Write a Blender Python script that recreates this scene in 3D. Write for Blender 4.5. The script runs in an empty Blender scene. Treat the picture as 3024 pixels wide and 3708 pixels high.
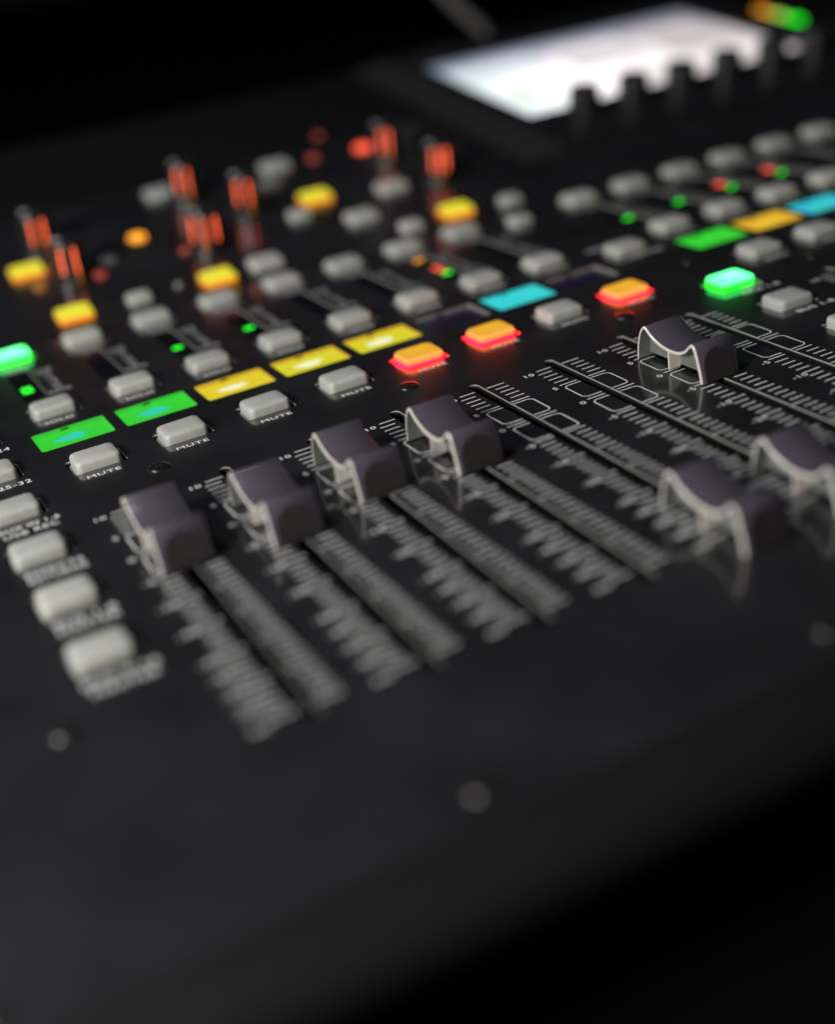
import bpy, bmesh, math, random
from mathutils import Matrix, Vector

random.seed(7)
S = 0.001                                   # all layout below is in millimetres
scene = bpy.context.scene
col = scene.collection

# ---------------------------------------------------------------- camera
cam_d = bpy.data.cameras.new("camera")
cam = bpy.data.objects.new("camera", cam_d)
col.objects.link(cam)
RIGHT = Vector((0.87608078, -0.46310325, -0.13423054))
DOWN = Vector((-0.31296226, -0.33438623, -0.88895471))
FWD = Vector((0.36679298, 0.82080523, -0.43788319))
CAM = Vector((-56.16663, -285.91404, 131.53174))
m = Matrix.Identity(4)
for i in range(3):
    m[i][0], m[i][1], m[i][2], m[i][3] = RIGHT[i], -DOWN[i], -FWD[i], CAM[i] * S
cam.matrix_world = m
cam_d.sensor_fit = 'HORIZONTAL'
cam_d.sensor_width = 36.0
cam_d.lens = 36.0 * 4858.83 / 3024.0
cam_d.shift_y = (1771.84 - 1854.0) / 3024.0
cam_d.clip_start = 0.01
cam_d.clip_end = 50.0
cam_d.dof.use_dof = True
cam_d.dof.focus_distance = 0.343
cam_d.dof.aperture_fstop = cam_d.lens / 12.0       # a 12 mm wide opening
scene.camera = cam

# ---------------------------------------------------------------- light
world = bpy.data.worlds.new("World")
scene.world = world
world.use_nodes = True
world.node_tree.nodes["Background"].inputs[0].default_value = (0.8, 0.85, 1.0, 1)
world.node_tree.nodes["Background"].inputs[1].default_value = 0.004


def area(name, loc, target, size, power, color):
    d = bpy.data.lights.new(name, 'AREA')
    d.shape = 'DISK'
    d.size = size * S
    d.energy = power
    d.color = color
    o = bpy.data.objects.new(name, d)
    col.objects.link(o)
    o.location = Vector(loc) * S
    o.rotation_euler = (Vector(target) - Vector(loc)).to_track_quat('-Z', 'Y').to_euler()
    return o


area("work_lamp", (-450, -270, 320), (60, 20, 0), 160, 5.6, (1.0, 0.97, 0.91))
area("sheen_lamp", (-420, 120, 800), (0, 20, 0), 260, 3.4, (0.86, 0.91, 1.0))  # unseen cool lamp, added for a sheen on the panel's left side

scene.view_settings.view_transform = 'Standard'
scene.view_settings.look = 'None'
scene.view_settings.exposure = 0.0
scene.view_settings.gamma = 1.0
scene.cycles.use_denoising = True
scene.cycles.max_bounces = 6
scene.cycles.sample_clamp_indirect = 8.0


# ---------------------------------------------------------------- materials
def nodes_of(name):
    mt = bpy.data.materials.new(name)
    mt.use_nodes = True
    nt = mt.node_tree
    return mt, nt, nt.nodes["Principled BSDF"]


def plain(name, color, rough=0.5, metal=0.0, spec=0.5, grain=0.0, gscale=900.0, bump=0.0):
    """Principled surface with a little procedural unevenness in colour, gloss and relief."""
    mt, nt, b = nodes_of(name)
    b.inputs['Base Color'].default_value = (*color, 1)
    b.inputs['Roughness'].default_value = rough
    b.inputs['Metallic'].default_value = metal
    b.inputs['Specular IOR Level'].default_value = spec
    if grain or bump:
        tc = nt.nodes.new('ShaderNodeTexCoord')
        n = nt.nodes.new('ShaderNodeTexNoise')
        n.inputs['Scale'].default_value = gscale
        n.inputs['Detail'].default_value = 4
        nt.links.new(tc.outputs['Object'], n.inputs['Vector'])
        if grain:
            mx = nt.nodes.new('ShaderNodeMix')
            mx.data_type = 'RGBA'
            mx.inputs['A'].default_value = (*[c * (1 - grain) for c in color], 1)
            mx.inputs['B'].default_value = (*[min(1, c * (1 + grain)) for c in color], 1)
            nt.links.new(n.outputs['Fac'], mx.inputs['Factor'])
            nt.links.new(mx.outputs['Result'], b.inputs['Base Color'])
        if bump:
            bp = nt.nodes.new('ShaderNodeBump')
            bp.inputs['Strength'].default_value = bump
            bp.inputs['Distance'].default_value = 0.0002
            nt.links.new(n.outputs['Fac'], bp.inputs['Height'])
            nt.links.new(bp.outputs['Normal'], b.inputs['Normal'])
    return mt


def panel_mat(name):
    """Black powder coat: fine grain, dust specks, faint wipe marks in the gloss."""
    mt, nt, b = nodes_of(name)
    tc = nt.nodes.new('ShaderNodeTexCoord')
    n1 = nt.nodes.new('ShaderNodeTexNoise'); n1.inputs['Scale'].default_value = 2600; n1.inputs['Detail'].default_value = 3
    n2 = nt.nodes.new('ShaderNodeTexNoise'); n2.inputs['Scale'].default_value = 35; n2.inputs['Detail'].default_value = 5
    vo = nt.nodes.new('ShaderNodeTexVoronoi'); vo.inputs['Scale'].default_value = 260
    for n in (n1, n2, vo):
        nt.links.new(tc.outputs['Object'], n.inputs['Vector'])
    cr = nt.nodes.new('ShaderNodeValToRGB')
    cr.color_ramp.elements[0].position = 0.40; cr.color_ramp.elements[0].color = (0.0045, 0.0043, 0.0055, 1)
    cr.color_ramp.elements[1].position = 0.62; cr.color_ramp.elements[1].color = (0.0130, 0.0124, 0.0150, 1)
    nt.links.new(n1.outputs['Fac'], cr.inputs['Fac'])
    # dust: few pale specks
    sp = nt.nodes.new('ShaderNodeValToRGB')
    sp.color_ramp.elements[0].position = 0.0; sp.color_ramp.elements[0].color = (1, 1, 1, 1)
    sp.color_ramp.elements[1].position = 0.055; sp.color_ramp.elements[1].color = (0, 0, 0, 1)
    nt.links.new(vo.outputs['Distance'], sp.inputs['Fac'])
    gate = nt.nodes.new('ShaderNodeMath'); gate.operation = 'GREATER_THAN'; gate.inputs[1].default_value = 0.72
    sepc = nt.nodes.new('ShaderNodeSeparateColor')
    nt.links.new(vo.outputs['Color'], sepc.inputs[0])
    nt.links.new(sepc.outputs[0], gate.inputs[0])
    mul = nt.nodes.new('ShaderNodeMath'); mul.operation = 'MULTIPLY'
    nt.links.new(sp.outputs['Color'], mul.inputs[0]); nt.links.new(gate.outputs[0], mul.inputs[1])
    mx = nt.nodes.new('ShaderNodeMix'); mx.data_type = 'RGBA'
    mx.inputs['B'].default_value = (0.26, 0.26, 0.27, 1)
    nt.links.new(mul.outputs[0], mx.inputs['Factor']); nt.links.new(cr.outputs['Color'], mx.inputs['A'])
    sm = nt.nodes.new('ShaderNodeMapRange')                     # hand smears
    sm.inputs['From Min'].default_value = 0.35; sm.inputs['From Max'].default_value = 0.68
    sm.inputs['To Min'].default_value = 0.72; sm.inputs['To Max'].default_value = 1.45
    nt.links.new(n2.outputs['Fac'], sm.inputs['Value'])
    ms = nt.nodes.new('ShaderNodeVectorMath'); ms.operation = 'SCALE'
    nt.links.new(mx.outputs['Result'], ms.inputs[0]); nt.links.new(sm.outputs['Result'], ms.inputs['Scale'])
    nt.links.new(ms.outputs[0], b.inputs['Base Color'])
    mr = nt.nodes.new('ShaderNodeMapRange')
    mr.inputs['To Min'].default_value = 0.42; mr.inputs['To Max'].default_value = 0.56
    nt.links.new(n2.outputs['Fac'], mr.inputs['Value'])
    nt.links.new(mr.outputs['Result'], b.inputs['Roughness'])
    bp = nt.nodes.new('ShaderNodeBump'); bp.inputs['Strength'].default_value = 0.10; bp.inputs['Distance'].default_value = 0.0001
    nt.links.new(n1.outputs['Fac'], bp.inputs['Height']); nt.links.new(bp.outputs['Normal'], b.inputs['Normal'])
    b.inputs['Specular IOR Level'].default_value = 0.5
    b.inputs['Coat Weight'].default_value = 1.0
    b.inputs['Coat IOR'].default_value = 1.75
    b.inputs['Coat Roughness'].default_value = 0.12
    return mt


def glow(name, color, strength, base=(0.02, 0.02, 0.02), rough=0.4):
    mt, nt, b = nodes_of(name)
    b.inputs['Base Color'].default_value = (*base, 1)
    b.inputs['Specular IOR Level'].default_value = 0.2
    b.inputs['Roughness'].default_value = rough
    b.inputs['Emission Color'].default_value = (*color, 1)
    b.inputs['Emission Strength'].default_value = strength
    return mt


def glow_uneven(name, c1, c2, scale, base=(0.02, 0.02, 0.02), strength=1.0):
    """A lit translucent cap: its LED shows as a brighter, differently tinted middle."""
    mt, nt, b = nodes_of(name)
    b.inputs['Base Color'].default_value = (*base, 1)
    b.inputs['Specular IOR Level'].default_value = 0.2
    tc = nt.nodes.new('ShaderNodeTexCoord')
    mp = nt.nodes.new('ShaderNodeMapping'); mp.inputs['Scale'].default_value = (170, 260, 100)
    gr = nt.nodes.new('ShaderNodeTexGradient'); gr.gradient_type = 'SPHERICAL'
    no = nt.nodes.new('ShaderNodeTexNoise'); no.inputs['Scale'].default_value = scale
    nt.links.new(tc.outputs['Object'], mp.inputs['Vector']); nt.links.new(mp.outputs['Vector'], gr.inputs['Vector'])
    nt.links.new(tc.outputs['Object'], no.inputs['Vector'])
    ad = nt.nodes.new('ShaderNodeMath'); ad.operation = 'MULTIPLY_ADD'; ad.inputs[1].default_value = 0.7; ad.inputs[2].default_value = -0.35
    nt.links.new(no.outputs['Fac'], ad.inputs[0])
    a2 = nt.nodes.new('ShaderNodeMath'); a2.operation = 'ADD'
    nt.links.new(ad.outputs[0], a2.inputs[0]); nt.links.new(gr.outputs['Fac'], a2.inputs[1])
    mx = nt.nodes.new('ShaderNodeMix'); mx.data_type = 'RGBA'
    mx.inputs['A'].default_value = (*c2, 1); mx.inputs['B'].default_value = (*c1, 1)
    nt.links.new(a2.outputs[0], mx.inputs['Factor'])
    nt.links.new(mx.outputs['Result'], b.inputs['Emission Color'])
    b.inputs['Emission Strength'].default_value = strength
    return mt


def strip_mat(name, back, icon, seed):
    """Backlit character display: flat backlight with a ragged bright icon in the middle."""
    mt, nt, b = nodes_of(name)
    b.inputs['Base Color'].default_value = (0.01, 0.01, 0.01, 1)
    b.inputs['Roughness'].default_value = 0.3
    b.inputs['Specular IOR Level'].default_value = 0.15
    tc = nt.nodes.new('ShaderNodeTexCoord')
    mp = nt.nodes.new('ShaderNodeMapping')
    mp.inputs['Location'].default_value = (0.05, -0.35, 0)
    mp.inputs['Scale'].default_value = (165, 330, 1)
    no = nt.nodes.new('ShaderNodeTexNoise'); no.noise_dimensions = '4D'
    no.inputs['Scale'].default_value = 420; no.inputs['Detail'].default_value = 3; no.inputs['W'].default_value = seed
    nt.links.new(tc.outputs['Object'], mp.inputs['Vector']); nt.links.new(tc.outputs['Object'], no.inputs['Vector'])
    ln = nt.nodes.new('ShaderNodeVectorMath'); ln.operation = 'LENGTH'
    nt.links.new(mp.outputs['Vector'], ln.inputs[0])
    ma = nt.nodes.new('ShaderNodeMath'); ma.operation = 'MULTIPLY_ADD'; ma.inputs[1].default_value = 1.5; ma.inputs[2].default_value = -0.75
    nt.links.new(no.outputs['Fac'], ma.inputs[0])
    ad = nt.nodes.new('ShaderNodeMath'); ad.operation = 'ADD'
    nt.links.new(ln.outputs['Value'], ad.inputs[0]); nt.links.new(ma.outputs[0], ad.inputs[1])
    cr = nt.nodes.new('ShaderNodeValToRGB')
    cr.color_ramp.elements[0].position = 0.62; cr.color_ramp.elements[0].color = (*icon, 1)
    cr.color_ramp.elements[1].position = 0.80; cr.color_ramp.elements[1].color = (*back, 1)
    nt.links.new(ad.outputs[0], cr.inputs['Fac'])
    nt.links.new(cr.outputs['Color'], b.inputs['Emission Color'])
    b.inputs['Emission Strength'].default_value = 1.0
    return mt


M = {}
M['panel'] = panel_mat('black_powder_coat')
M['lip'] = plain('black_moulded_lip', (0.0045, 0.0045, 0.005), 0.6, spec=0.2, grain=0.35, gscale=700, bump=0.15)
M['print'] = plain('white_screen_print', (0.76, 0.76, 0.75), 0.6, grain=0.12, gscale=3000)
M['steel'] = plain('bare_sheet_edge', (0.42, 0.42, 0.40), 0.45, metal=0.3, grain=0.2)
M['dark'] = plain('black_recess', (0.006, 0.006, 0.007), 0.6)
M['rail'] = plain('oiled_slot_wall', (0.010, 0.010, 0.008), 0.4, spec=0.25)
M['button'] = plain('grey_silicone', (0.41, 0.415, 0.40), 0.5, spec=0.35, grain=0.10, gscale=600, bump=0.06)
_nt = M['button'].node_tree
_b = _nt.nodes["Principled BSDF"]
_oi = _nt.nodes.new('ShaderNodeObjectInfo')
_cr = _nt.nodes.new('ShaderNodeValToRGB')
_cr.color_ramp.elements[0].color = (0.84, 0.85, 0.84, 1); _cr.color_ramp.elements[1].color = (1.0, 0.985, 0.94, 1)
_gn = _nt.nodes.new('ShaderNodeTexNoise'); _gn.inputs['Scale'].default_value = 260; _gn.inputs['Detail'].default_value = 6
_gr = _nt.nodes.new('ShaderNodeValToRGB')                       # faint finger grime
_gr.color_ramp.elements[0].position = 0.36; _gr.color_ramp.elements[0].color = (0.91, 0.90, 0.87, 1)
_gr.color_ramp.elements[1].position = 0.58; _gr.color_ramp.elements[1].color = (1, 1, 1, 1)
_tc = _nt.nodes.new('ShaderNodeTexCoord'); _va = _nt.nodes.new('ShaderNodeVectorMath'); _va.operation = 'ADD'
_nt.links.new(_tc.outputs['Object'], _va.inputs[0]); _nt.links.new(_oi.outputs['Random'], _va.inputs[1]); _nt.links.new(_va.outputs[0], _gn.inputs['Vector'])
_nt.links.new(_oi.outputs['Random'], _cr.inputs['Fac']); _nt.links.new(_gn.outputs['Fac'], _gr.inputs['Fac'])
_m1 = _nt.nodes.new('ShaderNodeMix'); _m1.data_type = 'RGBA'; _m1.blend_type = 'MULTIPLY'; _m1.inputs['Factor'].default_value = 1
_m2 = _nt.nodes.new('ShaderNodeMix'); _m2.data_type = 'RGBA'; _m2.blend_type = 'MULTIPLY'; _m2.inputs['Factor'].default_value = 1
_src = _b.inputs['Base Color'].links[0].from_socket
_nt.links.new(_src, _m1.inputs['A']); _nt.links.new(_cr.outputs['Color'], _m1.inputs['B'])
_nt.links.new(_m1.outputs['Result'], _m2.inputs['A']); _nt.links.new(_gr.outputs['Color'], _m2.inputs['B'])
_nt.links.new(_m2.outputs['Result'], _b.inputs['Base Color'])
M['cap'] = plain('fader_plastic', (0.056, 0.049, 0.065), 0.31, spec=0.5, grain=0.15, gscale=1500, bump=0.04)
M['cap_rim_highlight'] = plain('fader_rim_highlight', (0.52, 0.49, 0.45), 0.28, spec=0.6, grain=0.1)  # pale colour paints in the light caught by the dark shell's edge
M['cap_web'] = plain('fader_web', (0.13, 0.142, 0.132), 0.32, spec=0.5, grain=0.2, gscale=700)
M['pad'] = plain('fader_grip_pad', (0.016, 0.013, 0.014), 0.55, grain=0.3, gscale=1500)
M['screw'] = plain('black_screw_head', (0.085, 0.08, 0.075), 0.26, metal=0.9)
M['glass'] = plain('smoked_meter_glass', (0.006, 0.006, 0.009), 0.08, spec=0.6)
M['lcd_off'] = plain('dark_lcd', (0.018, 0.014, 0.035), 0.10, spec=0.6)
M['frame'] = plain('recess_wall_grey', (0.20, 0.19, 0.18), 0.25)
M['knob'] = plain('knob_plastic', (0.014, 0.014, 0.015), 0.32, spec=0.5, grain=0.3)
M['pointer'] = plain('knob_pointer', (0.45, 0.45, 0.44), 0.5)
M['bezel'] = plain('display_bezel', (0.012, 0.012, 0.014), 0.35, spec=0.4)
M['slope'] = plain('display_flank', (0.016, 0.0155, 0.015), 0.6, spec=0.3)
M['rear_shade'] = plain('panel_rear_shade', (0.0035, 0.0035, 0.004), 0.8, spec=0.12, grain=0.3, gscale=500)  # rear of the upper panel, its shade painted as a darker colour
M['desk'] = plain('black_desk', (0.0025, 0.0025, 0.003), 0.9, spec=0.02, grain=0.4, gscale=120)
GREEN = (0.030, 0.610, 0.030)
YELLOW = (0.66, 0.62, 0.022)
CYAN = (0.030, 0.610, 0.62)
M['red_top'] = glow_uneven('mute_lit_top', (0.80, 0.47, 0.016), (0.84, 0.38, 0.016), 150, strength=1.0)
M['red_edge'] = glow('mute_lit_edge', (1.0, 0.46, 0.10), 1.0)
M['red_wall'] = glow_uneven('mute_lit_wall', (1.0, 0.066, 0.004), (1.0, 0.052, 0.004), 150, strength=6.0)
M['red_side'] = glow('mute_lit_side', (1.0, 0.002, 0.012), 15.0)
M['grn_top'] = glow_uneven('green_lit_top', (0.20, 1.0, 0.42), (0.06, 1.0, 0.20), 120, strength=3.6)
M['grn_side'] = glow('green_lit_side', (0.012, 1.0, 0.014), 2.2)
M['yel_top'] = glow_uneven('yellow_lit_top', (0.82, 0.80, 0.03), (0.84, 0.74, 0.03), 150, strength=1.0)
M['yel_side'] = glow('yellow_lit_side', (1.0, 0.26, 0.012), 1.2)
M['strip_green'] = strip_mat('strip_green', GREEN, (0.03, 0.60, 0.46), 1.3)
M['strip_green2'] = strip_mat('strip_green_dim', GREEN, (0.03, 0.60, 0.42), 4.4)
M['strip_yel_a'] = strip_mat('strip_yellow_a', (0.72, 0.58, 0.022), (0.92, 0.88, 0.50), 2.1)
M['strip_yel_b'] = strip_mat('strip_yellow_b', YELLOW, (0.93, 0.92, 0.55), 3.7)
M['strip_yel_c'] = strip_mat('strip_yellow_c', YELLOW, (0.93, 0.92, 0.60), 6.2)
M['strip_cyan'] = glow('strip_cyan', CYAN, 1.0, rough=0.15)
M['strip_green_flat'] = glow('strip_green_flat', GREEN, 1.0, rough=0.15)
M['strip_amber'] = glow_uneven('strip_amber', (0.75, 0.60, 0.02), (0.80, 0.42, 0.02), 90)
M['strip_teal'] = glow_uneven('strip_teal', (0.03, 0.62, 0.16), (0.03, 0.50, 0.70), 60)
M['frame_green'] = glow('wall_glow_green', (0.028, 0.55, 0.028), 0.95)  # screen light on the recess walls, painted in as emission (all three tints)
M['frame_yel'] = glow('wall_glow_yellow', (0.72, 0.46, 0.016), 0.85)
M['frame_cyan'] = glow('wall_glow_cyan', (0.028, 0.55, 0.58), 0.95)
M['led_green'] = glow('led_green', (0.015, 1.0, 0.02), 2.0)
M['led_red'] = glow('led_red', (1.0, 0.10, 0.05), 1.8)
M['led_dimred'] = glow('led_dim_red', (0.40, 0.05, 0.04), 1.0)
M['led_amber'] = glow('led_amber', (1.0, 0.36, 0.02), 1.8)
M['led_lime'] = glow('led_lime', (0.45, 0.75, 0.10), 1.6)
M['led_off'] = plain('led_unlit', (0.20, 0.19, 0.18), 0.3)
M['reflect_red'] = glow('knob_reflection', (1.0, 0.125, 0.045), 3.0)  # LED-ring reflection on the knob sides, painted as a glowing colour
M['reflect_lamp_amber'] = glow('amber_reflection_and_lamp', (0.55, 0.17, 0.01), 0.6)  # dimmer reflection at the knob base, painted in; also colours one small lamp


def screen_mat():
    mt, nt, b = nodes_of('lit_display')
    b.inputs['Base Color'].default_value = (0.02, 0.02, 0.02, 1)
    b.inputs['Roughness'].default_value = 0.2
    tc = nt.nodes.new('ShaderNodeTexCoord')
    sx = nt.nodes.new('ShaderNodeSeparateXYZ')
    nt.links.new(tc.outputs['Generated'], sx.inputs[0])
    rx = nt.nodes.new('ShaderNodeValToRGB')
    e = rx.color_ramp.elements
    e[0].position = 0.0; e[0].color = (0.62, 0.72, 0.72, 1)
    e[1].position = 1.0; e[1].color = (0.50, 0.44, 0.45, 1)
    k = e.new(0.22); k.color = (1.0, 1.0, 0.98, 1)
    k = e.new(0.45); k.color = (0.92, 0.84, 0.84, 1)
    nt.links.new(sx.outputs[0], rx.inputs['Fac'])
    ry = nt.nodes.new('ShaderNodeValToRGB')
    e = ry.color_ramp.elements
    e[0].position = 0.0; e[0].color = (1, 1, 1, 1)
    e[1].position = 1.0; e[1].color = (0.20, 0.24, 0.34, 1)
    k = e.new(0.55); k.color = (0.92, 0.92, 0.94, 1)
    k = e.new(0.80); k.color = (0.42, 0.44, 0.52, 1)
    nt.links.new(sx.outputs[1], ry.inputs['Fac'])
    mx = nt.nodes.new('ShaderNodeMix'); mx.data_type = 'RGBA'; mx.blend_type = 'MULTIPLY'; mx.inputs['Factor'].default_value = 1
    nt.links.new(rx.outputs['Color'], mx.inputs['A']); nt.links.new(ry.outputs['Color'], mx.inputs['B'])
    nt.links.new(mx.outputs['Result'], b.inputs['Emission Color'])
    b.inputs['Emission Strength'].default_value = 1.5
    return mt


M['screen'] = screen_mat()


# ---------------------------------------------------------------- helpers
def mesh_from(name, verts, faces, mats, fmat=None, smooth=False):
    me = bpy.data.meshes.new(name)
    me.from_pydata([tuple(c * S for c in v) for v in verts], [], faces)
    for x in mats:
        me.materials.append(x)
    if fmat:
        for p, i in zip(me.polygons, fmat):
            p.material_index = i
    if smooth:
        for p in me.polygons:
            p.use_smooth = True
    me.update()
    return me


def place(name, me, parent, loc=(0, 0, 0), rot=(0, 0, 0), scale=(1, 1, 1), label=None):
    o = bpy.data.objects.new(name, me)
    col.objects.link(o)
    o.location = Vector(loc) * S
    o.rotation_euler = rot
    o.scale = scale
    if parent is not None:
        o.parent = parent
    if label:
        o['label'] = label
    return o


def swap_mats(o, mats):
    for i, x in enumerate(mats):
        o.material_slots[i].link = 'OBJECT'
        o.material_slots[i].material = x


def rrect(hw, hd, r, n=6):
    pts = []
    r = min(r, hw - 0.01, hd - 0.01)
    for cx, cy, a0 in ((hw - r, hd - r, 0), (-hw + r, hd - r, 90), (-hw + r, -hd + r, 180), (hw - r, -hd + r, 270)):
        for k in range(n + 1):
            a = math.radians(a0 + 90 * k / n)
            pts.append((cx + r * math.cos(a), cy + r * math.sin(a)))
    return pts


def loft(rings, close_top=True, close_bottom=False):
    verts, faces = [], []
    n = len(rings[0])
    for rg in rings:
        verts += rg
    for j in range(len(rings) - 1):
        for i in range(n):
            a, b = j * n + i, j * n + (i + 1) % n
            faces.append((a, b, b + n, a + n))
    if close_top:
        faces.append(tuple((len(rings) - 1) * n + i for i in range(n)))
    if close_bottom:
        faces.append(tuple(reversed(range(n))))
    return verts, faces


def box(x0, x1, y0, y1, z0, z1):
    v = [(x0, y0, z0), (x1, y0, z0), (x1, y1, z0), (x0, y1, z0), (x0, y0, z1), (x1, y0, z1), (x1, y1, z1), (x0, y1, z1)]
    f = [(3, 2, 1, 0), (4, 5, 6, 7), (0, 1, 5, 4), (1, 2, 6, 5), (2, 3, 7, 6), (3, 0, 4, 7)]
    return v, f


class Bag:
    def __init__(self):
        self.v, self.f, self.m = [], [], []

    def add(self, vf, mat=0):
        v, f = vf
        o = len(self.v)
        self.v += v
        self.f += [tuple(i + o for i in q) for q in f]
        self.m += [mat] * len(f)

    def mesh(self, name, mats, smooth=False):
        return mesh_from(name, self.v, self.f, mats, self.m, smooth)


# ---------------------------------------------------------------- layout
P = 23.351                              # channel pitch
B2 = 27.71                              # extra gap before the second bank
CH = [k * P for k in range(8)] + [k * P + B2 for k in range(8, 15)]
BX = -0.6                               # buttons sit a touch left of the slots
Y_MUTE, Y_SOLO, Y_SEL = 33.1, 78.3, 133.4
BW, BD = 7.05, 5.1                      # half size of a button opening
STRIP = (-10.0, 10.0, 49.5, 63.1)       # display opening (x from channel button axis)
METER = (-5.6, 1.2, 91.0, 121.0)
LAYER_L = (-25.0, [-59.0, -33.4, -7.9, 17.6, 43.2, 68.8])
LAYER_R = (188.2, [-33.9, -8.6, 16.0, 68.5])
SCREWS = [(10.9 + 70.15 * k, 17.0) for k in range(4)] + [(194.0, 42.0)] + [(-62.0, -138.5)] + [(13.4 + 69.5 * k, -137.2) for k in range(6)] + [(-37.5, -79.5)]
HINGE, TH = 141.0, math.radians(8)
X0, X1 = -78.0, 560.0

console = bpy.data.objects.new("mixing_console", None)
col.objects.link(console)
console['label'] = "black digital mixing console with lit buttons, faders and a glowing display"
console['category'] = "mixing console"


def up(x, v, h=0.0):
    return (x, HINGE + v * math.cos(TH) - h * math.sin(TH), v * math.sin(TH) + h * math.cos(TH))


# ---------------------------------------------------------------- faceplate with real openings
holes = []                              # x0, x1, y0, y1, corner radius
for i, x in enumerate(CH):
    holes.append((x - 1.45, x + 1.45, -105.0, 5.0, 1.45))
    for yy in (Y_MUTE, Y_SOLO, Y_SEL):
        holes.append((x + BX - BW, x + BX + BW, yy - BD, yy + BD, 1.0))
    holes.append((x + BX + STRIP[0], x + BX + STRIP[1], STRIP[2], STRIP[3], 0.9))
    holes.append((x + METER[0], x + METER[1], METER[2], METER[3], 0.4))
for lx, ys in (LAYER_L, LAYER_R):
    for yy in ys:
        holes.append((lx - BW, lx + BW, yy - BD, yy + BD, 1.0))


def plate(x0, x1, y0, y1, holes):
    rd = lambda t: round(t, 3)
    xs = sorted({rd(x0), rd(x1)} | {rd(h[0]) for h in holes} | {rd(h[1]) for h in holes})
    ys = sorted({rd(y0), rd(y1)} | {rd(h[2]) for h in holes} | {rd(h[3]) for h in holes})
    nx = len(xs)
    v = [(a, b, 0) for b in ys for a in xs]
    f = []
    for j in range(len(ys) - 1):
        cy = (ys[j] + ys[j + 1]) / 2
        row = [h for h in holes if h[2] < cy < h[3]]
        for i in range(nx - 1):
            cx = (xs[i] + xs[i + 1]) / 2
            if any(h[0] < cx < h[1] for h in row):
                continue
            a = j * nx + i
            f.append((a, a + 1, a + 1 + nx, a + nx))
    for hx0, hx1, hy0, hy1, r in holes:      # fill the corners of each opening so they are round
        for cx, cy, sx, sy in ((hx0, hy0, 1, 1), (hx1, hy0, -1, 1), (hx1, hy1, -1, -1), (hx0, hy1, 1, -1)):
            o = len(v)
            v.append((cx, cy, 0))
            n = 6
            for k in range(n + 1):
                a = math.pi / 2 * k / n
                v.append((cx + sx * r * (1 - math.sin(a)), cy + sy * r * (1 - math.cos(a)), 0))
            for k in range(n):
                q = (o, o + 1 + k, o + 2 + k)
                f.append(q if sx * sy < 0 else (q[0], q[2], q[1]))
    return v, f


v, f = plate(X0, X1, -144.0, HINGE, holes)
faceplate = place("faceplate", mesh_from("faceplate", v, f, [M['panel']]), console, label="black speckled faceplate of the fader section")

# rounded front lip falling away to the front wall
prof = [(-144, 0), (-148, -0.3), (-152, -1.2), (-155, -2.8), (-157.2, -5.4), (-158, -8.6), (-156.5, -11.5), (-90, -60)]
v, f = [], []
for x in (X0, X1):
    v += [(x, a, b) for a, b in prof]
n = len(prof)
for i in range(n - 1):
    f.append((i, i + 1, n + i + 1, n + i))
place("front_lip", mesh_from("front_lip", v, f, [M['lip']], smooth=True), console, label="rounded black front edge of the console")

# left cheek
b = Bag()
b.add(box(X0 - 14, X0 - 0.4, -164, 345, -60, 3.0))
place("side_cheek", b.mesh("side_cheek", [M['lip']]), console)

# upper, steeper panel
UV1 = 205.0
UV_MID = 116.0
v = [(X0, 0, 0), (X1, 0, 0), (X1, UV_MID, 0), (X0, UV_MID, 0)]
upper = place("upper_panel", mesh_from("upper_panel", v, [(0, 1, 2, 3)], [M['panel']]), console, loc=(0, HINGE, 0), rot=(TH, 0, 0),
              label="steeper black panel behind the fader section")
place("shaded_rear_panel", mesh_from("shaded_rear_panel", [(X0, UV_MID, -0.4), (X1, UV_MID, -0.4), (X1, UV1, -0.4), (X0, UV1, -0.4)], [(0, 1, 2, 3)], [M['rear_shade']]), console, loc=(0, HINGE, 0), rot=(TH, 0, 0),
      label="rear of the upper panel, darkened to stand for shade")
v = [(X0, 0, 0), (X1, 0, 0), (X1, 20, -60), (X0, 20, -60)]
place("rear_edge", mesh_from("rear_edge", v, [(0, 1, 2, 3)], [M['lip']]), console, loc=up(0, UV1))


# ---------------------------------------------------------------- printed text
_tx = {}


def text_mesh(s):
    if s not in _tx:
        c = bpy.data.curves.new("print", 'FONT')
        c.body = s
        c.resolution_u = 3
        c.offset = 0.007
        c.space_character = 1.12
        o = bpy.data.objects.new("print", c)
        col.objects.link(o)
        dg = bpy.context.evaluated_depsgraph_get()
        me = bpy.data.meshes.new_from_object(o.evaluated_get(dg))
        bpy.data.objects.remove(o)
        bpy.data.curves.remove(c)
        vs = [tuple(q.co) for q in me.vertices]
        fs = [tuple(p.vertices) for p in me.polygons]
        bpy.data.meshes.remove(me)
        ax = min(q[0] for q in vs); bx_ = max(q[0] for q in vs)
        _tx[s] = ([((q[0] - (ax + bx_) / 2), q[1], 0) for q in vs], fs, bx_ - ax)
    return _tx[s]


CAPH = 0.70        # capital height of the built-in face per unit size


def text_vf(s, cx, cy, h, stretch=1.3, width=None, bold=0.0):
    vs, fs, w = text_mesh(s)
    k = h / CAPH
    kx = width / w if width else k * stretch
    return [(cx + q[0] * kx, cy - h / 2 + q[1] * k, 0.05) for q in vs], fs


def label_print(lines, parent, x, y, pitch=3.0):
    """lines: (text, width, height); printed one below the other."""
    b = Bag()
    for i, (s, w, h) in enumerate(lines):
        b.add(text_vf(s, 0, -i * pitch, h, width=w))
    return place("printed_label", b.mesh("printed_label", [M['print']]), parent, loc=(x, y, 0))


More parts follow.
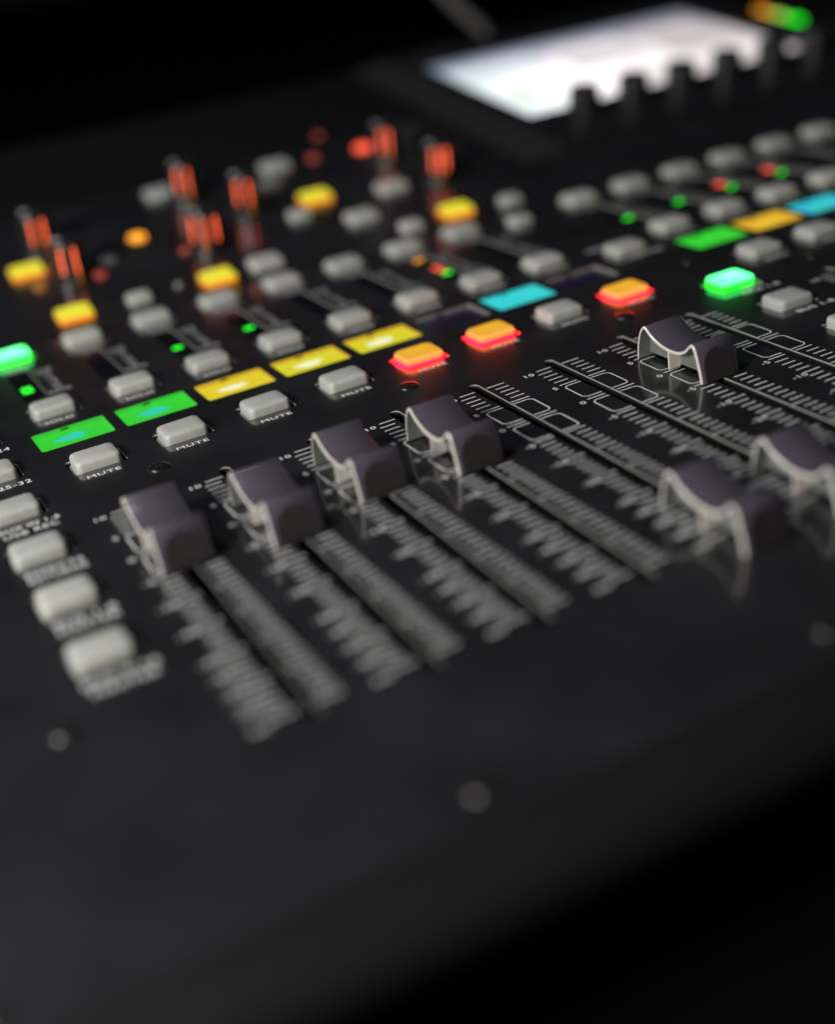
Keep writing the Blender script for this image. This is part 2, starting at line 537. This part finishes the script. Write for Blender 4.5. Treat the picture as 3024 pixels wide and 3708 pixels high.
# fader scale: ticks every 2.5 mm, frames round 0 dB, numbers on the left
DB = [("10", 0), ("5", -12.5), ("0", -25), ("-5", -37.5), ("-10", -50), ("-20", -62.5), ("-30", -75), ("-40", -81.25), ("-50", -87.5), ("-60", -93.75), ("oo", -100)]
b = Bag()
LW = 0.17


def hline(x0, x1, y, w=LW):
    b.add(([(x0, y - w, 0.05), (x1, y - w, 0.05), (x1, y + w, 0.05), (x0, y + w, 0.05)], [(0, 1, 2, 3)]))


def poly_line(pts, w=LW):
    for (ax, ay), (bx_, by) in zip(pts, pts[1:]):
        d = Vector((bx_ - ax, by - ay)); L = d.length; d /= L
        nx_, ny_ = -d.y * w, d.x * w
        ex, ey = d.x * w, d.y * w
        b.add(([(ax - ex + nx_, ay - ey + ny_, 0.05), (ax - ex - nx_, ay - ey - ny_, 0.05), (bx_ + ex - nx_, by + ey - ny_, 0.05), (bx_ + ex + nx_, by + ey + ny_, 0.05)], [(0, 1, 2, 3)]))


major = {0, -12.5, -25, -37.5, -50, -62.5, -75, -87.5, -100}
k = 0.0
while k >= -100:
    big = k in major
    if not (-25 < k < -12.5 or -37.5 < k < -25):
        hline(1.75 if big else 3.1, 7.1, k)
        hline(-7.1 if k < 0 else -6.2, -1.75 if big else -2.9, k)
    k -= 2.5
for top, bot in ((-13.9, -23.4), (-26.6, -36.1)):
    for s in (1, -1):
        poly_line([(1.8 * s, top), (5.4 * s, top), (6.2 * s, top - 0.25), (6.8 * s, top - 1.1), (6.8 * s, bot + 1.1), (6.2 * s, bot + 0.25), (5.4 * s, bot), (1.8 * s, bot)], 0.16)
for s, y in DB:
    b.add(text_vf(s, -9.0, y - 0.9, 1.7, stretch=1.3))
scale_me = b.mesh("fader_scale", [M['print']])
for x in CH:
    place("fader_scale", scale_me, faceplate, loc=(x, 0, 0))

# ---------------------------------------------------------------- fader slots
ring = rrect(1.45, 55.0, 1.45)
wide = rrect(3.6, 57.0, 1.45)
rings = [[(x, y, z) for x, y in ring] for z in (0.0, -0.35, -1.2)] + [[(x, y, z) for x, y in wide] for z in (-1.25, -8.0)]
v, f = loft(rings, close_top=True)
nr = len(ring)
fm = [0] * nr + [1] * nr + [2] * (2 * nr) + [2]
slot_me = mesh_from("fader_slot", v, f, [M['steel'], M['rail'], M['dark']], fm)
for x in CH:
    place("fader_slot", slot_me, console, loc=(x, -50, 0))


# ---------------------------------------------------------------- buttons
def button_mesh(name, hw, hd, h, flange=True):
    r = 1.5
    spec = [(0.0, -1.6), (0.0, 0.55), (0.0, h - 1.0), (0.10, h - 0.55), (0.35, h - 0.2), (0.75, h - 0.03)]
    rings = []
    for ins, z in spec:
        pts = rrect(hw - ins, hd - ins, max(0.5, r - ins * 0.6))
        rings.append([(x, y, z + (0.30 * (1 - (x / hw) ** 2) + 0.18 * (1 - (y / hd) ** 2) if z > h - 1.1 else 0)) for x, y in pts])
    for sc in (0.72, 0.4, 0.12):
        pts = rrect(hw - 0.75, hd - 0.75, 1.0)
        rings.append([(x * sc, y * sc, h + 0.30 * (1 - (x * sc / hw) ** 2) + 0.18 * (1 - (y * sc / hd) ** 2)) for x, y in pts])
    v, f = loft(rings)
    n = len(rings[0])
    fm = []
    for j in range(len(rings) - 1):
        fm += [(1, 2, 3, 3)[j] if j < 4 else 0] * n
    fm.append(0)
    bag = Bag()
    bag.add((v, f))
    bag.m = fm
    if flange:
        fr = [[(x, y, z) for x, y in rrect(hw + e, hd + e, 1.6)] for e, z in ((0.0, -0.85), (0.45, -0.9), (0.5, -1.9))]
        fr.reverse()
        bag.add(loft(fr, close_top=False), 1)
    return bag.mesh(name, [M['button']] * 4, smooth=True)


big_me = button_mesh("push_button", 5.85, 4.6, 2.3)
small_me = button_mesh("small_button", 4.2, 3.4, 2.3)
ring = rrect(BW, BD, 1.0)
v, f = loft([[(x, y, z) for x, y in ring] for z in (0.0, -0.5, -3.0)], close_top=True)
nr = len(ring)
well_me = mesh_from("button_well", v, f, [M['steel'], M['dark'], M['dark']], [0] * nr + [1] * nr + [2])
LIT = {'red': ('red_top', 'red_side', 'red_wall', 'red_edge'), 'green': ('grn_top', 'grn_side', 'grn_side', 'grn_top'), 'yellow': ('yel_top', 'yel_side', 'yel_side', 'yel_top')}


def button(name, x, y, lit=None, label=None, me=None, panel=True, v_up=None):
    if v_up is None:
        o = place(name, me or big_me, console, loc=(x, y, random.uniform(-0.08, 0.08)), rot=(random.uniform(-.012, .012), random.uniform(-.012, .012), random.uniform(-.012, .012)), label=label)
        w = place("button_well", well_me, faceplate, loc=(x, y, 0))
    else:
        o = place(name, me or big_me, console, loc=up(x, v_up, 0), rot=(TH, 0, random.uniform(-.02, .02)), label=label)
    if lit:
        swap_mats(o, [M[q] for q in LIT[lit]])
    return o


ORD = ["first", "second", "third", "fourth", "fifth", "sixth", "seventh", "eighth", "ninth", "tenth", "eleventh", "twelfth", "thirteenth", "fourteenth", "fifteenth"]
LITMUTE = {4, 5, 7}
for i, x in enumerate(CH):
    w = ORD[i]
    if i in LITMUTE:
        button("mute_button", x + BX, Y_MUTE, 'red', "mute button glowing orange with a red edge, %s from the left" % w)
    else:
        button("mute_button", x + BX, Y_MUTE, None, "unlit grey mute button, %s from the left" % w)
    button("solo_button", x + BX, Y_SOLO, None, "unlit grey solo button above the %s display strip" % w)
    if i == 0:
        button("select_button", x + BX, Y_SEL, 'green', "select button glowing green at the left edge")
    else:
        button("select_button", x + BX, Y_SEL, None, "unlit grey select button above the %s level meter" % w)
    label_print([("MUTE", 8.6, 1.75)], faceplate, x - 0.9, 24.4)
    label_print([("SOLO", 8.2, 1.75)], faceplate, x - 1.1, 69.4)
    label_print([("SELECT", 10.5, 1.6)], faceplate, x - 0.6, 125.4)

LT = [("BUS 9-16", "MASTER"), ("BUS 1-8", "MASTER"), ("EFFECTS", "RETURNS"), ("AUX IN 1-6", "USB REC"), ("CH 25-32",), ("CH 17-24",)]
for yy, t in zip(LAYER_L[1], LT):
    button("layer_button", LAYER_L[0], yy, None, "unlit grey layer button above the print " + " ".join(t))
    label_print([(s, 14.6 if len(s) > 7 else 12.8, 2.15) for s in t], faceplate, LAYER_L[0] + (1.3 if len(t) > 1 else 0.6), yy - 9.1, pitch=3.3)
for yy, t, lit in zip(LAYER_R[1], [("BUS 9-16",), ("BUS 1-8",), ("GROUP", "DCA 1-8"), ("SENDS ON FADER",)], (None, None, 'green', None)):
    button("layer_button", LAYER_R[0], yy, lit, ("layer button glowing green beside the second fader bank" if lit else "unlit grey layer button above the print " + " ".join(t)))
    label_print([(s, 7.4 if s == "GROUP" else 12.8, 2.0) for s in t], faceplate, LAYER_R[0] + 3.0, yy - (6.8 if len(t) > 1 else 8.0), pitch=3.4)
label_print([("GROUP", 10, 2.2)], faceplate, 183.5, 76.6)
button("clear_button", 183.6, 126.2, None, "small grey button between the two fader banks", me=small_me)

# ---------------------------------------------------------------- display strips
ring = rrect(10.0, 6.8, 0.9)
v, f = loft([[(x, y, z) for x, y in ring] for z in (0.0, -1.15)], close_top=False)
wall_me = mesh_from("recess_wall", v, f, [M['frame']])
v, f = [(x, y, 0) for x, y in ring], [tuple(range(len(ring)))]
lcd_me = mesh_from("display_strip", v, f, [M['lcd_off']])
cv, cf = box(-1.1, 1.1, 6.55, 6.78, -0.75, -0.3)
clip_me = mesh_from("clip", cv, cf, [M['dark']])
STR = ['strip_green', 'strip_green2', 'strip_yel_a', 'strip_yel_b', 'strip_yel_c', None, 'strip_cyan', None, 'strip_green_flat', 'strip_amber', 'strip_teal', 'strip_green_flat', 'strip_green_flat', 'strip_green_flat', 'strip_green_flat']
TXT = ['green', 'green', 'yellow', 'yellow', 'yellow', 'dark', 'cyan', 'dark', 'green', 'amber', 'teal', 'green', 'green', 'green', 'green']
FRM = {'green': 'frame_green', 'yellow': 'frame_yel', 'amber': 'frame_yel', 'cyan': 'frame_cyan', 'teal': 'frame_cyan', 'dark': 'frame'}
for i, x in enumerate(CH):
    cy = (STRIP[2] + STRIP[3]) / 2
    o = place("display_strip", lcd_me, console, loc=(x + BX, cy, -1.15),
              label=("unlit dark display strip, %s from the left" if TXT[i] == 'dark' else "display strip glowing " + TXT[i] + ", %s from the left") % ORD[i])
    if STR[i]:
        swap_mats(o, [M[STR[i]]])
    w = place("recess_wall", wall_me, o, loc=(0, 0, 1.15))
    swap_mats(w, [M[FRM[TXT[i]]]])
    place("clip", clip_me, o, loc=(-0.8, 0, 1.15))

# ---------------------------------------------------------------- level meters
mw, md = (METER[1] - METER[0]) / 2, (METER[3] - METER[2]) / 2
ring = rrect(mw, md, 0.4)
bag = Bag()
bag.add(loft([[(x, y, z) for x, y in ring] for z in (0.0, -0.35)], close_top=False), 1)
bag.add(([(x, y, -0.35) for x, y in ring], [tuple(range(len(ring)))]), 0)
meter_me = bag.mesh("level_meter", [M['glass'], M['steel']])
v, f = loft([[(x * s, y * s, z) for x, y in rrect(1.5, 0.85, 0.25, 3)] for s, z in ((1, 0), (1, 0.12), (0.85, 0.22))])
led_me = mesh_from("meter_led", v, f, [M['led_green']])
METER_LEDS = {0: [('g', 100.2), ('g', 103.0)], 2: [('g', 100.6)], 3: [('g', 99.6)], 6: [('g', 97.2), ('r', 101.2), ('r', 105.0), ('a', 117.6)],
              8: [('g', 99.0)], 9: [('g', 100.5)], 10: [('g', 100.0), ('r', 105.4), ('r', 107.6)], 11: [('g', 99.8), ('r', 105.6), ('r', 108.2)]}
LC = {'g': 'led_green', 'r': 'led_red', 'a': 'led_amber'}
for i, x in enumerate(CH):
    mx_ = x + (METER[0] + METER[1]) / 2
    o = place("level_meter", meter_me, console, loc=(mx_, (METER[2] + METER[3]) / 2, 0))
    for c, y in METER_LEDS.get(i, []):
        d = place("meter_led", led_me, o, loc=(-0.6, y - (METER[2] + METER[3]) / 2, -0.33))
        swap_mats(d, [M[LC[c]]])
    label_print([("COMP", 5.6, 1.25), ("CLIP", 4.2, 1.25), ("-6", 2.0, 1.25), ("-12", 3.0, 1.25), ("-18", 3.0, 1.25), ("-30", 3.0, 1.25), ("-60", 3.0, 1.25), ("GATE", 6.6, 1.4)],
                faceplate, x + 5.0, 115.0, pitch=3.15)

# ---------------------------------------------------------------- screws
bag = Bag()
prof = [(0.0, -0.75), (0.9, -0.75), (0.9, -0.05), (2.0, 0.12), (2.7, 0.0), (2.9, -0.3)]
N = 28
rings = []
for r, z in prof[2:]:
    rings.append([(r * math.cos(2 * math.pi * k / N), r * math.sin(2 * math.pi * k / N), z + 0.35) for k in range(N)])
rings.reverse()
v, f = loft(rings, close_top=False)
bag.add((v, f))
for k in range(2):                           # cross recess floor
    hw, hd = (0.35, 1.5) if k else (1.5, 0.35)
    bag.add(([(-hw, -hd, 0.42 + k * 0.02), (hw, -hd, 0.42 + k * 0.02), (hw, hd, 0.42 + k * 0.02), (-hw, hd, 0.42 + k * 0.02)], [(0, 1, 2, 3)]), 1)
bag.add(([(0.95 * math.cos(2 * math.pi * k / N), 0.95 * math.sin(2 * math.pi * k / N), 0.3) for k in range(N)], [tuple(range(N))]), 0)
screw_me = bag.mesh("panel_screw", [M['screw'], M['dark']], smooth=True)
for i, (x, y) in enumerate(SCREWS):
    place("panel_screw", screw_me, console, loc=(x, y, 0.0), rot=(0, 0, random.uniform(0, 1.5)))


# ---------------------------------------------------------------- fader caps
def catmull(pts, n=5):
    out = []
    for i in range(len(pts) - 1):
        p0, p1, p2, p3 = pts[max(i - 1, 0)], pts[i], pts[i + 1], pts[min(i + 2, len(pts) - 1)]
        for k in range(n):
            t = k / n
            out.append(tuple(0.5 * (2 * p1[c] + (p2[c] - p0[c]) * t + (2 * p0[c] - 5 * p1[c] + 4 * p2[c] - p3[c]) * t * t + (3 * p1[c] - p0[c] - 3 * p2[c] + p3[c]) * t ** 3) for c in (0, 1)))
    out.append(pts[-1])
    return out


def catmull3(pts, n=6):
    a = catmull([(p[0], p[1]) for p in pts], n)
    b = catmull([(p[2], 0) for p in pts], n)
    return [(q[0], q[1], w[0]) for q, w in zip(a, b)]


CAP = [(13.3, 0.25), (13.0, 3.6), (12.0, 7.2), (10.9, 9.1), (9.8, 9.85), (8.7, 9.5), (6.6, 8.0), (3.4, 6.75), (0, 6.2), (-3.4, 6.3), (-6.2, 7.3), (-8.0, 8.9), (-9.2, 9.75), (-10.3, 9.3), (-11.2, 7.7), (-12.1, 4.8), (-12.8, 2.2), (-13.1, 0.25)]
outer = catmull(CAP)
npf = len(outer)
inner = []
TK = 0.72
for i, (y, z) in enumerate(outer):
    a, c = outer[max(i - 1, 0)], outer[min(i + 1, npf - 1)]
    d = Vector((c[0] - a[0], c[1] - a[1])).normalized()
    # path runs from the back over the top to the front: the inside is on its left
    inner.append((y - d.y * -TK if False else y + (-d.y) * -TK * -1, max(0.25, z + d.x * TK)))
HW = 5.85
XS = (-HW, -HW + 0.25, HW - 0.25, HW)         # softened side edge
v, f, fm = [], [], []
ins = (0.22, 0.0, 0.0, 0.22)
for xi, x in enumerate(XS):
    for i, (y, z) in enumerate(outer):
        iy, iz = inner[i]
        t = ins[xi] / TK
        v.append((x, y + (iy - y) * t, z + (iz - z) * t))
for xi in range(3):
    for i in range(npf - 1):
        a = xi * npf + i
        f.append((a, a + 1, a + npf + 1, a + npf)); fm.append(1 if xi != 1 else 0)
o2 = len(v)
for x in (-HW, HW):
    for y, z in inner:
        v.append((x, y, z))
for i in range(npf - 1):
    a = o2 + i
    f.append((a + npf, a + npf + 1, a + 1, a)); fm.append(2)
    f.append((i, o2 + i, o2 + i + 1, i + 1)); fm.append(1)
    bq = 3 * npf + i
    f.append((bq + 1, o2 + npf + i + 1, o2 + npf + i, bq)); fm.append(1)
for e in (0, npf - 1):                        # feet
    f.append((e, 3 * npf + e, o2 + npf + e, o2 + e)); fm.append(0)
cap_me = mesh_from("fader_cap", v, f, [M['cap'], M['cap_rim_highlight'], M['cap_web']], fm)
bmf = bmesh.new(); bmf.from_mesh(cap_me)
bmesh.ops.recalc_face_normals(bmf, faces=bmf.faces)
bmf.to_mesh(cap_me); bmf.free()
for p in cap_me.polygons:
    p.use_smooth = p.material_index == 0

# centre web and rib inside the shell
bag = Bag()
poly = [(y, z) for y, z in inner if z >= 1.4]
nv = len(poly)
for x in (-2.2, 2.2):
    wv = [(x, y, z) for y, z in poly] + [(x, y, 1.3) for y, z in poly]
    bag.add((wv, [(i, i + 1, nv + i + 1, nv + i) for i in range(nv - 1)]), 0)
bag.add(box(-2.2, 2.2, poly[-1][0], poly[0][0], 1.2, 1.3), 0)
for s in (-1, 1):
    x0, x1 = sorted((s * 2.15, s * 5.75))
    bag.add(box(x0, x1, -0.3, 0.3, 0.7, 5.75), 1)
web_me = bag.mesh("web", [M['cap_web'], M['cap_rim_highlight']])
bag = Bag()
bag.add(box(-0.6, 0.6, -2.2, 2.2, -7.0, 1.4))
stem_me = bag.mesh("stem", [M['screw']])

# arched grip pads on the two ends
front = [p for p in outer if p[0] < -9.9]
back = [p for p in outer if p[0] > 10.4]


def y_at(path, z):
    for (y0, z0), (y1, z1) in zip(path, path[1:]):
        if min(z0, z1) <= z <= max(z0, z1) and abs(z1 - z0) > 1e-6:
            return y0 + (y1 - y0) * (z - z0) / (z1 - z0)
    return path[-1][0] if abs(z - path[-1][1]) < abs(z - path[0][1]) else path[0][0]


def pad_mesh(path, s):
    v, f = [], []
    zs = [0.5 + 7.6 * k / 14 for k in range(15)]
    nc = 9
    for z in zs:
        w = 4.5 if z < 3.6 else 4.5 * math.sqrt(max(0.0, 1 - ((z - 3.6) / 4.5) ** 2))
        for c in range(nc):
            u = -1 + 2 * c / (nc - 1)
            dish = 0.10 + 0.06 * (u * u)
            v.append((w * u, y_at(path, z) + s * dish, z))
    for j in range(len(zs) - 1):
        for c in range(nc - 1):
            a = j * nc + c
            q = (a, a + 1, a + nc + 1, a + nc)
            f.append(q if s < 0 else tuple(reversed(q)))
    return mesh_from("grip_pad", v, f, [M['pad']], smooth=True)


padf, padb = pad_mesh(front, -1), pad_mesh(back, 1)
CAPY = [-25.3, -30.8, -24.6, -27.8, -97.2, -97.6, -25.6, -97.5, -97.5, -97.5, -97.5, -97.5, -97.5, -97.5, -97.5]
CAPL = ["near the top of the leftmost slot", "near the top of the second slot, lower than its neighbours", "near the top of the third slot", "near the top of the fourth slot, just below a red lit button",
        "pulled down to the bottom of the fifth slot", "pulled down to the bottom of the sixth slot", "standing alone near the top of the seventh slot, side sharply seen", "at the bottom of the eighth slot",
        "at the bottom of the ninth slot", "at the bottom of the tenth slot", "at the bottom of the eleventh slot", "at the bottom of the twelfth slot", "at the bottom of the thirteenth slot", "at the bottom of the fourteenth slot", "at the bottom of the fifteenth slot"]
for i, x in enumerate(CH):
    o = place("fader_cap", cap_me, console, loc=(x, CAPY[i], 0.1), rot=(0, 0, random.uniform(-.012, .012)), label="dark saddle shaped fader cap " + CAPL[i])
    place("web", web_me, o)
    place("grip_pad", padf, o)
    place("grip_pad", padb, o)
    place("stem", stem_me, o)

# ---------------------------------------------------------------- upper panel buttons, knobs and lamps
YB = [(21.8, 59.0, "behind the second select button, far left"), (26.0, 13.6, "right behind the second select button"), (76.5, 11.4, "right behind the fourth select button"),
      (136.0, 59.0, "beyond the sixth level meter, among grey buttons"), (172.6, 12.8, "right behind the eighth select button")]
for x, vv, t in YB:
    button("section_button", x, 0, 'yellow', "section button glowing yellow " + t, v_up=vv)
for x, vv, big in [(48.3, 12.0, 0), (95.3, 13.0, 1), (141.6, 29.6, 1), (152.2, 9.9, 0), (165.0, 50.0, 1), (137.5, 101.5, 1), (125.5, 82.0, 1), (87.6, 103.0, 1), (194.2, 9.0, 0), (123.5, 46.0, 0)]:
    button("section_button", x, 0, None, None, me=big_me if big else small_me, v_up=vv)

NK = 48
KR, KH = 6.0, 15.0
rings = []
for r, z in ((KR + 0.4, 0), (KR, 1.0), (KR - 0.35, KH - 1.2), (KR - 0.8, KH - 0.3), (KR - 1.5, KH)):
    rings.append([((r + (0.10 * math.cos(16 * 2 * math.pi * k / NK) if 0.5 < z < KH - 0.5 else 0)) * math.cos(2 * math.pi * k / NK),
                   (r + (0.10 * math.cos(16 * 2 * math.pi * k / NK) if 0.5 < z < KH - 0.5 else 0)) * math.sin(2 * math.pi * k / NK), z) for k in range(NK)])
v, f = loft(rings)
knob_me = mesh_from("knob", v, f, [M['knob']])
v, f = loft([[(1.5 * math.cos(2 * math.pi * k / 16), 3.2 + 1.5 * math.sin(2 * math.pi * k / 16), z) for k in range(16)] for z in (KH - 0.2, KH + 0.15)])
ptr_me = mesh_from("pointer", v, f, [M['pointer']])
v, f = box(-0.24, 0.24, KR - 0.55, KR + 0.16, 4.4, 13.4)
reflect_me = mesh_from("reflection_strip", v, f, [M['reflect_red']])  # glowing strip added in place of a reflection on the knob side
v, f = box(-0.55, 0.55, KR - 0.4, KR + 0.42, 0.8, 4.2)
reflect2_me = mesh_from("reflection_strip", v, f, [M['reflect_lamp_amber']])
ringo = [[(r * math.cos(2 * math.pi * k / 32), r * math.sin(2 * math.pi * k / 32), z) for k in range(32)] for r, z in ((8.4, 0.02), (8.2, 0.5), (6.6, 0.5))]
v, f = loft(ringo, close_top=False)
collar_me = mesh_from("collar", v, f, [M['bezel']])
# knob positions on the upper panel, directions (degrees from the line of sight) of the painted reflections
KN = [(31.8, 78.0, (-4, 42)), (34.4, 44.0, (-14, 34)), (84.0, 39.6, (-48, 0, 46)), (95.5, 93.5, (-22, 22)), (110.0, 66.0, (-26, 22)), (179.5, 83.0, (-16, 16)), (185.5, 49.0, (-24, 6, 34))]
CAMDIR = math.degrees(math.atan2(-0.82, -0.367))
for i, (x, vv, angs) in enumerate(KN):
    o = place("rotary_knob", knob_me, console, loc=up(x, vv, 0), rot=(TH, 0, 0), label="black rotary knob with orange reflections made as glowing strips, %s from the left" % ORD[i] if i < 7 else None)
    place("collar", collar_me, o)
    place("pointer", ptr_me, o, rot=(0, 0, math.radians(58 + 5 * i)))
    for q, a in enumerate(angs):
        place("reflection_strip", reflect_me, o, rot=(0, 0, math.radians(CAMDIR + a - 90)))
    place("reflection_strip", reflect2_me, o, rot=(0, 0, math.radians(CAMDIR + angs[len(angs) // 2] - 90)))
v, f = loft([[(r * math.cos(2 * math.pi * k / 16), r * math.sin(2 * math.pi * k / 16), z) for k in range(16)] for r, z in ((1.5, 0), (1.5, 0.6), (1.1, 1.2), (0.4, 1.5))])
dot_me = mesh_from("lamp", v, f, [M['led_off']], smooth=True)
for x, vv, mk, sc in [(65.5, 66.0, 'led_amber', 2.2), (43.2, 41.0, 'led_dimred', 1.5), (76.0, 42.4, 'led_dimred', 1.3), (155.0, 102.0, 'led_dimred', 1.5), (168.4, 126.0, 'led_dimred', 1.2),
                      (177.5, 100.0, 'led_red', 2.6), (22.0, 43.5, 'reflect_lamp_amber', 1.5), (50.0, 52.0, 'led_off', 2.0), (63.5, 15.0, 'led_off', 1.0), (196.0, 72.0, 'led_dimred', 1.6)]:
    o = place("lamp", dot_me, console, loc=up(x, vv, 0), rot=(TH, 0, 0), scale=(sc, sc, 1))
    swap_mats(o, [M[mk]])

# ---------------------------------------------------------------- display with its knobs
bez = place("display_housing", None, console)
bag = Bag()
def ub(x0, x1, v0, v1, h0, h1):
    return box(x0, x1, v0, v1, h0, h1)
SX0, SX1, SV0, SV1 = 250.0, 408.0, 82.0, 182.0
bag.add(ub(240, SX0, 40, 204, 0.1, 3.0)); bag.add(ub(SX1, 430, 40, 204, 0.1, 3.0))
bag.add(ub(SX0, SX1, 40, SV0, 0.1, 3.0)); bag.add(ub(SX0, SX1, SV1, 204, 0.1, 3.0))
bag.add(([(222, 40, 0.1), (240, 40, 3.0), (240, 204, 3.0), (222, 204, 0.1)], [(0, 1, 2, 3)]), 1)
bag.add(([(222, 40, 0.1), (240, 40, 0.1), (240, 40, 3.0)], [(0, 1, 2)]), 1)
col.objects.unlink(bez); bpy.data.objects.remove(bez)
bez = place("display_housing", bag.mesh("display_housing", [M['bezel'], M['slope']]), console, loc=(0, HINGE, 0), rot=(TH, 0, 0), label="raised black surround of the glowing display")
v, f = [(SX0, SV0, 1.0), (SX1, SV0, 1.0), (SX1, SV1, 1.0), (SX0, SV1, 1.0)], [(0, 1, 2, 3)]
place("display_screen", mesh_from("display_screen", v, f, [M['screen']]), console, loc=(0, HINGE, 0), rot=(TH, 0, 0), label="bright white display screen seen out of focus")
scr = bpy.data.objects["display_screen"]
for n_, (a0, a1, b0, b1, c) in enumerate([(252, 406, 174, 181, (0.20, 0.22, 0.28)), (256, 300, 148, 168, (0.70, 0.76, 0.80)), (262, 272, 104, 122, (0.66, 0.86, 0.58)), (310, 352, 130, 166, (0.78, 0.73, 0.75)),
                                          (360, 400, 120, 166, (0.60, 0.54, 0.55)), (318, 400, 88, 112, (0.95, 0.86, 0.86))]):
    M['tile%d' % n_] = glow('display_tile_%d' % n_, c, 1.0, rough=0.3)
    place("screen_tile", mesh_from("screen_tile", [(a0, b0, 1.06), (a1, b0, 1.06), (a1, b1, 1.06), (a0, b1, 1.06)], [(0, 1, 2, 3)], [M['tile%d' % n_]]), scr)
rings = [[(r * math.cos(2 * math.pi * k / 24), r * math.sin(2 * math.pi * k / 24), z) for k in range(24)] for r, z in ((7.2, 0), (6.9, 8.6), (6.3, 9.8), (5.2, 10.3))]
v, f = loft(rings)
dk_me = mesh_from("display_knob", v, f, [M['knob']])
for k in range(6):
    place("display_knob", dk_me, console, loc=up(272.5 + 26.0 * k, 74.0, 3.0), rot=(TH, 0, 0))
for x, vv, mk in [(437.5, 152.0, 'led_amber'), (438.5, 141.0, 'led_lime'), (439.5, 129.0, 'led_green')]:
    o = place("lamp", dot_me, console, loc=up(x, vv, 0), rot=(TH, 0, 0), scale=(3.4, 3.4, 1))
    swap_mats(o, [M[mk]])

# ---------------------------------------------------------------- cable behind the console
path = catmull3([(350.0, 440, -58), (342, 412, -10), (334.5, 401, 21), (323, 400, 35), (313, 400, 46), (292, 396, 74), (262, 385, 130), (240, 380, 210)])
v, f = [], []
for i, p in enumerate(path):
    a, c = Vector(path[max(i - 1, 0)]), Vector(path[min(i + 1, len(path) - 1)])
    t = (c - a).normalized(); u = t.cross(Vector((0, 1, 0.2))).normalized(); w = t.cross(u)
    v += [tuple(Vector(p) + (u * math.cos(q) + w * math.sin(q)) * 3.6) for q in [2 * math.pi * k / 12 for k in range(12)]]
for i in range(len(path) - 1):
    for k in range(12):
        a = i * 12 + k; b2 = i * 12 + (k + 1) % 12
        f.append((a, b2, b2 + 12, a + 12))
cable = place("cable", mesh_from("cable", v, f, [plain('grey_cable_jacket', (0.16, 0.15, 0.15), 0.5, grain=0.2)], smooth=True), None, label="grey cable rising behind the bright display")
cable['category'] = "cable"

# ---------------------------------------------------------------- dark desk underneath
v, f = [(-1500, -900, 0), (2000, -900, 0), (2000, 2500, 0), (-1500, 2500, 0)], [(0, 1, 2, 3)]
desk = place("desk_surface", mesh_from("desk_surface", v, f, [M['desk']]), None, loc=(0, 0, -60.2), label="dark desk surface under the console")
desk['kind'] = "structure"
